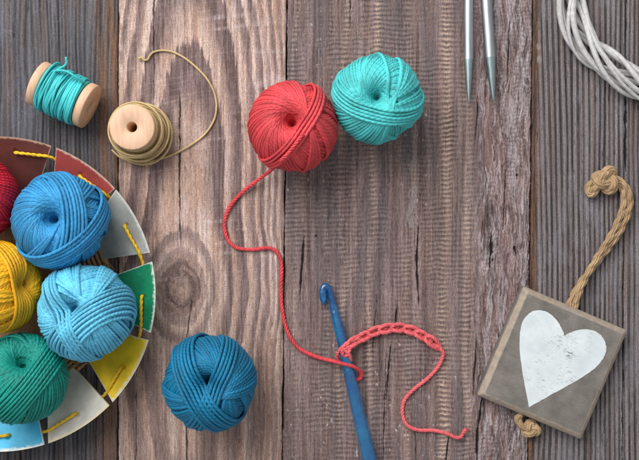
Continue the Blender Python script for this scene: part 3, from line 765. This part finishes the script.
def tan_spool():
    R = 21.5; L = 50; c = at(132, 127.2, L)[:2]; base = np.array([c[0], c[1], .4]); ax = np.array([0, 0, 1.0])
    root = thing('thread_spool', 'upright wooden spool with loosely coiled tan cord trailing away from it', 'spool', base, 'wooden thread spools')
    spool_body(root, base, base, ax, R, L, 8)
    rs = np.random.RandomState(6); mb = MB()
    lathe(mb, [(11, 9), (17.5, 9.2), (17.5, L - 9.2), (11, L - 9)], base, ax, 40)
    P = coil(rs, base, ax, 9.5, L - 9.5, 17.8, 2.1, 1.0, 3); tube(mb, P, 1.0, 6)
    t = np.linspace(0, 2 * PI, 73)[:-1]
    for k in range(16):
        r = rs.uniform(22.3, 26.5); h = rs.uniform(10, L - 14); ti = rs.uniform(-4, 4); ph = rs.rand() * 6.3
        off = np.array([rs.uniform(0, 2.5), rs.uniform(-2.5, 0), 0]); ec = rs.uniform(0, 1.0)
        Q = base + off + np.stack([(r + ec * np.cos(2 * t + ph)) * np.cos(t), (r + ec * np.cos(2 * t + ph)) * np.sin(t), h + ti * np.sin(t + ph)], -1)
        tube(mb, Q, 1.0, 7, closed=True)
    mb.build('thread_winding', M_TAN, root, origin=base)
    mb = MB()
    for r, ox, oy, h, ti, ph in ((29.0, 3.0, -3.0, 14, 6, .5), (28.0, 2.5, -1.8, 20, 5, 2.4), (29.0, 1.8, -2.6, 9, 3, 4.0)):
        Q = base + np.array([ox, oy, 0]) + np.stack([r * np.cos(t), (r + .5) * np.sin(t), h + ti * np.sin(t + ph)], -1); tube(mb, Q, 1.0, 8, closed=True)
    tr = np.array([at(*p) for p in ((112, 150, 8), (120, 157, 8), (130, 161, 6), (142, 162, 3), (156, 160, 1.5), (172, 155, 1.2), (190, 145.5, 1.2), (205, 134, 1.2), (214, 120, 1.2), (216.5, 106, 1.2), (214, 92, 1.2), (207, 79, 1.2), (198, 69, 1.2),
                              (186, 59, 1.2), (174, 52.5, 1.2), (163, 50.5, 1.2), (154, 52, 1.4), (150, 55.5, 1.8), (147.5, 59.5, 2.2), (144, 60, 2.2), (142, 57.5, 2.4), (139, 58.5, 2.6))])
    P = catmull(tr, 12); tube(mb, P, np.interp(np.arange(len(P)), [0, len(P) - 10, len(P) - 1], [1.05, 1.05, 1.5]), 8)
    mb.build('loose_thread', M_TAN, root, origin=base)
tan_spool()

# ---------------------------------------------------------------- heart sign
def sign():
    TH = 19.0
    cn = [at(524, 286, TH - 3), at(627, 330, TH - 3), at(583, 440, TH - 3), at(477, 396, TH - 3)]
    c = np.mean(cn, 0); ang = math.atan2(*(cn[1] - cn[0])[[1, 0]])
    W = (np.linalg.norm(cn[1] - cn[0]) + np.linalg.norm(cn[2] - cn[3])) / 2; Hh = (np.linalg.norm(cn[3] - cn[0]) + np.linalg.norm(cn[2] - cn[1])) / 2
    base = np.array([c[0], c[1], 0.4])
    root = thing('heart_sign', 'square taupe wooden block with a white heart and a jute rope', 'sign', base)
    root.rotation_euler = (0, 0, ang)
    ca, sa = math.cos(ang), math.sin(ang)
    def loc(p):  # world mm -> sign local mm
        d = np.asarray(p) - base; return np.stack([d[..., 0] * ca + d[..., 1] * sa, -d[..., 0] * sa + d[..., 1] * ca, d[..., 2]], -1)
    # taupe paint
    m, nt, b = mat('taupe_paint'); n = noise(nt, 70, 5, .6); n2 = noise(nt, 900, 3)
    tc = nd(nt, 'ShaderNodeUVMap', uv_map='UVMap'); sp = nd(nt, 'ShaderNodeSeparateXYZ'); nt.links.new(tc.outputs[0], sp.inputs[0])
    gr = noise(nt, 1, 5, .7, stretch=(60, 900, 60))
    col_ = ramp(nt, math_(nt, 'ADD', math_(nt, 'MULTIPLY', n, .55), math_(nt, 'ADD', math_(nt, 'MULTIPLY', gr, .2), math_(nt, 'MULTIPLY', n2, .25))), [(.34, (94, 87, 82)), (.66, (136, 128, 121))])
    e = math_(nt, 'ADD', sp.outputs[0], math_(nt, 'MULTIPLY', math_(nt, 'SUBTRACT', noise(nt, 220, 4, .7), .5), 1.1))
    nt.links.new(mix(nt, ramp(nt, e, [(.3, (0, 0, 0, 1)), (.95, (1, 1, 1, 1))]), col_, (172, 154, 136)), b.inputs['Base Color'])
    b.inputs['Roughness'].default_value = .6; bump(nt, math_(nt, 'ADD', n, n2), b, .25, .0004)
    # rounded block: stacked outlines, uv.x = how worn the edge is
    rings = [(0, 1.2, 0), (0.0, 0.0, .3), (0, 0, 0), (0, 0, 0)]
    prof = [(1.5, 0.0, .2), (0.0, 1.5, .3), (0.0, TH * .5, .15), (0.0, TH - 6.0, .35), (0.5, TH - 4.4, .8), (4.2, TH - 0.7, .75), (5.2, TH, .7), (6.2, TH + .02, .0)]
    mb = MB(); V = []; NS = 12
    def outline(ins):
        w, h = W / 2 - ins, Hh / 2 - ins; r = 2.0
        pts = []
        for cx_, cy_, a0 in ((w - r, h - r, 0), (-w + r, h - r, 90), (-w + r, -h + r, 180), (w - r, -h + r, 270)):
            for k in range(5):
                a = math.radians(a0 + k * 22.5); pts.append((cx_ + r * math.cos(a), cy_ + r * math.sin(a)))
        out = []
        for i in range(len(pts)):
            p, q = np.array(pts[i]), np.array(pts[(i + 1) % len(pts)]); nn = 16 if np.linalg.norm(q - p) > 20 else 1
            for k in range(nn): out.append(p + (q - p) * k / nn)
        return np.array(out)
    for ins, z, w in prof:
        o = outline(ins); jit = 0.35 * (np.random.RandomState(int(z * 10)).rand(len(o), 2) - .5) if z > TH - 5 and ins < 6 else 0
        V.append(np.concatenate([o + jit, np.full((len(o), 1), z)], 1))
    k = len(V[0]); VV = np.concatenate(V)
    i = np.arange(len(prof) - 1)[:, None]; j = np.arange(k)[None]; j2 = (j + 1) % k
    F = np.stack([i * k + j, i * k + j2, (i + 1) * k + j2, (i + 1) * k + j], -1).reshape(-1, 4)
    wv = np.array([p[2] for p in prof]); UVw = np.stack([wv[i] + 0 * j, wv[i] + 0 * j, wv[i + 1] + 0 * j, wv[i + 1] + 0 * j], -1).reshape(-1, 4)
    mb.add(VV, F, np.stack([UVw, 0 * UVw], -1))
    mb.add(V[-1], [list(range(k))]); mb.add(V[0], [list(range(k))[::-1]])
    mb.build('block', m, root)
    # heart, painted: a skin of white paint with flakes missing
    hp = [(529, 407), (521.5, 366), (519.6, 340), (522, 323), (529, 313.5), (537, 310.2), (547, 312), (556, 319.5), (562, 329), (564.5, 336), (571, 332.2), (581, 329.6), (592, 330), (600.5, 335), (605.6, 344), (605, 354), (598, 365), (584, 376), (566, 386.5), (546, 397.5)]
    w = np.array([loc(at(x, y, TH + .4)) for x, y in hp]); tip, val = w[0], w[9]
    seg = [catmull(np.concatenate([w[0:10]]), 8), catmull(np.concatenate([w[9:], w[0:1]]), 8)]
    Hpts = np.concatenate([seg[0][:-1], seg[1][:-1]])[:, :2]
    Hpts = Hpts + (np.random.RandomState(2).rand(*Hpts.shape) - .5) * .45
    cen = Hpts.mean(0) * .5 + (tip[:2] * .3 + val[:2] * .7) * .5
    m2, nt, b = mat('white_heart_paint')
    flk = noise(nt, 1, 5, .7, stretch=(340, 1200, 400)); sc = noise(nt, 1, 3, .6, stretch=(150, 1600, 400)); area = noise(nt, 38, 2); n3 = noise(nt, 1300, 2)
    f1 = ramp(nt, flk, [(.60, (0, 0, 0, 1)), (.64, (1, 1, 1, 1))]); f2 = ramp(nt, math_(nt, 'ADD', sc, math_(nt, 'MULTIPLY', area, .35)), [(.81, (0, 0, 0, 1)), (.84, (1, 1, 1, 1))])
    f3 = ramp(nt, n3, [(.70, (0, 0, 0, 1)), (.74, (1, 1, 1, 1))])
    fa = math_(nt, 'MAXIMUM', math_(nt, 'MULTIPLY', f1, ramp(nt, area, [(.45, (0, 0, 0, 1)), (.6, (1, 1, 1, 1))])), f2)
    fa = math_(nt, 'MAXIMUM', fa, math_(nt, 'MULTIPLY', f3, .6))
    tco = nd(nt, 'ShaderNodeTexCoord'); vl = nd(nt, 'ShaderNodeVectorMath', operation='LENGTH'); nt.links.new(tco.outputs['Object'], vl.inputs[0])
    fa = math_(nt, 'MULTIPLY', fa, ramp(nt, math_(nt, 'MULTIPLY', vl.outputs['Value'], 20.0), [(.55, (1, 1, 1, 1)), (.85, (.25, .25, .25, 1))]))
    wc = ramp(nt, noise(nt, 50, 4), [(.3, (202, 209, 211)), (.7, (222, 228, 229))])
    nt.links.new(mix(nt, math_(nt, 'MULTIPLY', fa, .85), wc, (84, 76, 70)), b.inputs['Base Color']); b.inputs['Roughness'].default_value = .65
    bump(nt, math_(nt, 'MULTIPLY', fa, -1.0), b, .3, .0003)
    mb = MB(); n = len(Hpts); top = np.concatenate([Hpts, np.full((n, 1), TH + .35)], 1); bot = np.concatenate([Hpts, np.full((n, 1), TH - .2)], 1)
    j = np.arange(n); j2 = (j + 1) % n
    mb.add(np.concatenate([top, bot]), np.stack([j + n, j2 + n, j2, j], -1)[:, ::-1])
    mb.add(np.concatenate([top, [[cen[0], cen[1], TH + .35]]]), np.stack([j2, j, np.full(n, n)], -1))
    mb.build('heart', m2, root, smooth=False)
    # rope: two jute cords laid side by side, knot at the far end
    mj = yarn_mat('jute', (166, 126, 84), pitch=9, plies=6, rough=.85, strength=1.0, dist=.0010, sheen=.15, c2=(224, 188, 144), var=.3)
    cl = catmull(np.array([at(*p) for p in ((566, 322, 10), (573, 303, 10), (578, 290, 9), (588, 273, 8), (602, 253, 7.5), (615, 234, 7.5), (624, 215, 7.5), (627, 199, 8), (623, 186, 9), (614, 178, 10.5))]), 14)
    rs = np.random.RandomState(31); mb = MB(); T, N, B = frames(cl); n = len(cl); ph = np.linspace(0.2, 5.2, n); sd = np.array([0, 0, 1.0]); side = unit(np.cross(T, sd))
    for s in (0, PI):
        off = side * (3.0 * np.cos(ph * .9 + s))[:, None] + sd * (1.3 * np.sin(ph * .9 + s))[:, None]
        Q = cl + off; Q[:, 2] = np.maximum(Q[:, 2], 3.8); plied(mb, loc(Q), 3.6 + .2 * np.sin(np.arange(n) * .5 + s), 2, 26, 10, minz=2.0, k=.7)
        fuzz(mb, loc(Q), rs.normal(0, 1, (n, 3)), rs, 800, (2, 8), .12)
    mb.build('rope', mj, root)
    def knot(ctr, scale, r, rot, nf, flat=.7, loop=None):
        mb = MB(); t = np.linspace(0, 2 * PI, 121)[:-1]
        K = np.stack([np.sin(t) + 2 * np.sin(2 * t), np.cos(t) - 2 * np.cos(2 * t), -np.sin(3 * t) * 1.25], -1) * scale / 3
        cr, sr_ = math.cos(rot), math.sin(rot); K = np.stack([K[:, 0] * cr - K[:, 1] * sr_, K[:, 0] * sr_ + K[:, 1] * cr, K[:, 2] * flat], -1)
        Q = ctr + K; Q[:, 2] = np.maximum(Q[:, 2], r + .3); plied(mb, loc(Q), r, 2, 26, 10, closed=True, minz=2.0, k=.7)
        fuzz(mb, loc(Q), unit(K), rs, nf, (2, 6), .1)
        if loop is not None:
            Q2 = catmull(loop, 10); plied(mb, loc(Q2), r * .92, 2, 26, 10, minz=2.0, k=.7); fuzz(mb, loc(Q2), rs.normal(0, 1, Q2.shape), rs, nf // 2, (2, 6), .1)
        return mb
    knot(at(606, 180, 10), 10.5, 5.0, .5, 420, loop=np.array([at(*p) for p in ((604, 174, 14), (599, 183, 13), (594, 191, 8), (590, 194, 5), (588, 190, 5), (592, 184, 7), (598, 178, 9), (606, 176, 10))])).build('rope_knot', mj, root)
    knot(at(531, 429, 7), 6.6, 4.2, 1.2, 200, loop=np.array([at(*p) for p in ((533, 424, 8), (526, 427, 8), (520, 424, 7), (518, 418, 8), (521, 414, 9))])).build('rope_knot', mj, root)
sign()

# ---------------------------------------------------------------- wicker ring
def wreath():
    m, nt, b = mat('whitewashed_willow')
    uv = nd(nt, 'ShaderNodeUVMap', uv_map='UVMap')
    n1 = noise(nt, 1, 5, .65, vec=uv.outputs[0], stretch=(.02, 6, 1)); n2 = noise(nt, 260, 4)
    c = ramp(nt, math_(nt, 'ADD', math_(nt, 'MULTIPLY', n1, .6), math_(nt, 'MULTIPLY', n2, .4)), [(.28, (96, 91, 89)), (.42, (176, 172, 170)), (.7, (220, 218, 218))])
    nt.links.new(c, b.inputs['Base Color']); b.inputs['Roughness'].default_value = .65; bump(nt, math_(nt, 'ADD', n1, n2), b, .5, .0008)
    ctr = at(674, -14, 12); base = np.array([ctr[0], ctr[1], .3])
    root = thing('wicker_ring', 'ring of whitewashed willow twigs in the top right corner', 'wicker ring', base)
    rs = np.random.RandomState(17)
    t = np.linspace(0, 2 * PI, 241)[:-1]
    for k in range(11):
        mb = MB(); ph = 2 * PI * k / 11 + rs.uniform(-.3, .3); w = [2, 3, 2, 4, 3, 2, 4, 3, 2, 3, 4][k]; am = rs.uniform(8, 13.5)
        rr = 103.5 + am * np.sin(w * t + ph) + 1.0 * np.sin(7 * t + rs.rand() * 6) + rs.uniform(-2.5, 2.5)
        z = 13 + 8.5 * np.cos(w * t + ph) + 1.5 * np.sin(4 * t + rs.rand() * 6)
        P = np.stack([base[0] + rr * np.cos(t), base[1] + rr * np.sin(t), np.maximum(z, 4.2)], -1)
        # irregular: polygonal kinks of a bent twig
        r = rs.uniform(2.0, 3.0) * (1 + .14 * np.sin(t * 3 + rs.rand() * 6) + .03 * np.sin(t * 11 + rs.rand() * 6))
        tube(mb, P, r, 9, closed=True, u0=rs.rand() * 100)
        mb.build('twig', m, root, origin=base)
wreath()

# ---------------------------------------------------------------- basket
def basket():
    RZ = 34.0
    c = at(-2, 294, RZ); base = np.array([c[0], c[1], .4]); R0, R1 = 98.0, 157.5 * (HC - RZ) / HC
    root = thing('slatted_basket', 'round basket of painted slats laced with yellow cord, holding five yarn balls', 'basket', base)
    # woven base
    m, nt, b = mat('straw'); n1 = noise(nt, 1, 4, .6, stretch=(500, 500, 500)); n2 = noise(nt, 120, 4)
    nt.links.new(ramp(nt, math_(nt, 'ADD', math_(nt, 'MULTIPLY', n1, .5), math_(nt, 'MULTIPLY', n2, .5)), [(.3, (112, 82, 54)), (.7, (192, 152, 108))]), b.inputs['Base Color']); b.inputs['Roughness'].default_value = .8
    mb = MB(); rs = np.random.RandomState(77)
    lathe(mb, [(.01, 0.2), (100, .2), (103, 1.5), (103, 3.0), (100, 4.0), (.01, 4.0)], (0, 0, 0), (0, 0, 1), 96)
    for ly in range(2):
        t = np.arange(0, 2 * PI * 9, .07); r = 62 + 42 * t / t[-1]
        wav = np.sin(t * 20 + ly * PI)
        P = np.stack([(r) * np.cos(t), r * np.sin(t), 4.8 + 1.6 * wav * (1 if ly == 0 else -1) + rs.normal(0, .15, len(t))], -1); tube(mb, P, 2.1, 7)
    for k in range(200):
        a = rs.rand() * 6.283; r = rs.uniform(94, 106); d = np.array([rs.normal(), rs.normal(), .3]); d = unit(d); p = np.array([r * math.cos(a), r * math.sin(a), 7.0])
        tube(mb, np.array([p - d * 6, p + [0, 0, 1], p + d * rs.uniform(3, 8)]), [.5, .45, .2], 5, cap=False)
    mb.build('woven_base', m, root)
    worn = (218, 208, 190)
    pal = {'brown': paint_mat('dark_brown_paint', (98, 50, 44), (196, 160, 138), .25), 'red': paint_mat('brick_red_paint', (156, 62, 58), (214, 180, 160), .35),
           'grey': paint_mat('pale_grey_paint', (172, 170, 164), (218, 212, 200), .5), 'green': paint_mat('emerald_paint', (10, 128, 88), (216, 222, 210), .6),
           'yellow': paint_mat('mustard_paint', (222, 184, 22), (214, 204, 182), .8), 'white': paint_mat('offwhite_paint', (206, 200, 190), (224, 206, 168), .6),
           'sky': paint_mat('sky_blue_paint', (58, 172, 214), (222, 220, 208), .6)}
    seq = [('brown', 'dark brown slat'), ('red', 'brick red slat'), ('grey', 'pale grey slat'), ('green', 'emerald green slat'), ('yellow', 'mustard yellow slat with worn corner'), ('white', 'off-white slat'), ('sky', 'sky blue slat'),
           ('red', 'brick red slat'), ('green', 'emerald green slat'), ('yellow', 'mustard yellow slat'), ('grey', 'pale grey slat'), ('brown', 'dark brown slat'), ('white', 'off-white slat')]
    SP = math.radians(360 / 13); rs = np.random.RandomState(5)
    def zr(s): return 7.0 + (RZ - 7.0) * s ** 1.15
    mid = [math.radians(x) for x in (83.3, 55.2, 28.4, -1.2, -30.2, -58.2, -86)]
    for k in range(7, 13): mid.append(math.radians(-86 - (k - 6) * (360 - 169.3) / 7))
    HA = math.radians(13.1); WO = 2 * R1 * math.sin(HA)
    mc = yarn_mat('yellow_lacing', (248, 184, 26), pitch=7, plies=2, rough=.6, strength=.5, dist=.0006)
    geo = []
    for i, (a, (ck, lb)) in enumerate(zip(mid, seq)):
        ur = np.array([math.cos(a), math.sin(a)]); ut = np.array([-ur[1], ur[0]])
        tilt = rs.uniform(-.012, .012); thk = 2.6
        NU, NV = 45, 49
        U, Vv = np.meshgrid(np.linspace(0, 1, NU), np.linspace(0, 1, NV), indexing='ij')
        hw_in, hw_out = 16.0, WO / 2
        wd = hw_in + (hw_out - hw_in) * Vv
        xt = (U - .5) * 2 * wd
        rad_out = np.sqrt(np.maximum(R1 ** 2 - (xt / wd * hw_out) ** 2, 0))
        rad = R0 + (rad_out - R0) * Vv
        z = zr(Vv) + tilt * xt + .25 * (vn(U * 5 + i, Vv * 5, 600) - .5)
        hu, hv = .5 + rs.uniform(-.04, .04), .77
        dist_mm = np.hypot((U - hu) * 2 * wd, (Vv - hv) * (R1 - R0))
        top = z - 2.2 * (1 - sstep(1.3, 2.7, dist_mm))
        P = np.stack([ur[0] * rad + ut[0] * xt, ur[1] * rad + ut[1] * xt, top], -1)
        Pb = P.copy(); Pb[..., 2] = z - thk; 
        mb = MB(); nn = NU * NV
        ii, jj = np.meshgrid(np.arange(NU - 1), np.arange(NV - 1), indexing='ij')
        q = np.stack([ii * NV + jj, (ii + 1) * NV + jj, (ii + 1) * NV + jj + 1, ii * NV + jj + 1], -1).reshape(-1, 4)
        uvs = np.stack([U, Vv], -1).reshape(-1, 2)
        mb.add(P.reshape(-1, 3), q[:, ::-1], uvs[q[:, ::-1]])
        mb.add(Pb.reshape(-1, 3), q, uvs[q])
        # rim, with the bare cut edge
        loop = [x * NV for x in range(NU)] + [(NU - 1) * NV + y for y in range(1, NV)] + [x * NV + NV - 1 for x in range(NU - 2, -1, -1)] + [y for y in range(NV - 2, 0, -1)]
        loop = np.array(loop); l2 = np.roll(loop, -1); n = len(loop); w_ = np.arange(n); w2 = np.roll(w_, -1)
        mb.add(np.concatenate([P.reshape(-1, 3)[loop], Pb.reshape(-1, 3)[loop]]), np.stack([w_, w2, w2 + n, w_ + n], -1), np.zeros((n, 4, 2)))
        o = mb.build('slat', pal[ck], root, smooth=False); o['label'] = lb
        geo.append((ur, ut, hu, hv, hw_in + (hw_out - hw_in) * hv, tilt))
    for i in range(13):
        ur, ut, hu, hv, w, tl = geo[i]; ur2, ut2, hu2, hv2, w2, tl2 = geo[(i + 1) % 13]
        rad = R0 + (R1 - R0) * hv - 2; zz = zr(hv)
        def pt(g, x, dz, dr=0):
            u_, t_ = g[0], g[1]; return np.array([u_[0] * (rad + dr) + t_[0] * x, u_[1] * (rad + dr) + t_[1] * x, zz + dz])
        g1, g2 = geo[i], geo[(i + 1) % 13]; hx = (hu - .5) * 2 * w
        path = np.array([pt(g1, hx + .3, -4.5, 1), pt(g1, hx, -.6), pt(g1, hx - 2, 2.0), pt(g1, hx - 8, 2.6), pt(g1, -w * .6, 2.3), pt(g1, -w * .98, 1.6), pt(g2, w2 * .98, -3.6), pt(g2, w2 * .5, -6.5), pt(g2, (hu2 - .5) * 2 * w2 + 1, -5.5)])
        mb = MB(); Pc = catmull(path, 9); plied(mb, Pc, 1.6, 2, 11, k=.68); mb.build('lacing_cord', mc, root)
basket()

# ---------------------------------------------------------------- camera, light
cam = bpy.data.cameras.new('camera'); co = bpy.data.objects.new('camera', cam); COL.objects.link(co)
co.location = (0, 0, HC * MM); co.rotation_euler = (0, 0, 0)
cam.sensor_width = 36; cam.lens = 36 * HC / 639.0; cam.clip_start = .01; cam.clip_end = 50
scene.camera = co
def area(name, loc, size, power, colr):
    l = bpy.data.lights.new(name, 'AREA'); l.shape = 'RECTANGLE'; l.size, l.size_y = size; l.energy = power; l.color = colr
    o = bpy.data.objects.new(name, l); COL.objects.link(o); o.location = loc
    d = np.array([0, 0, 0]) - np.array(loc); import mathutils
    o.rotation_euler = mathutils.Vector(d).to_track_quat('-Z', 'Y').to_euler(); return o
area('window_light', (-0.85, 1.15, 1.45), (1.8, 1.5), 58, (1.0, .995, .985))
w = bpy.data.worlds.new('World'); scene.world = w; w.use_nodes = True
bg = w.node_tree.nodes['Background']; bg.inputs['Color'].default_value = (.93, .97, 1.0, 1); bg.inputs['Strength'].default_value = .50
scene.render.engine = 'CYCLES'
scene.view_settings.view_transform = 'Standard'; scene.view_settings.look = 'None'; scene.view_settings.gamma = 1; scene.view_settings.exposure = 0
scene.render.resolution_x, scene.render.resolution_y = 1024, 737
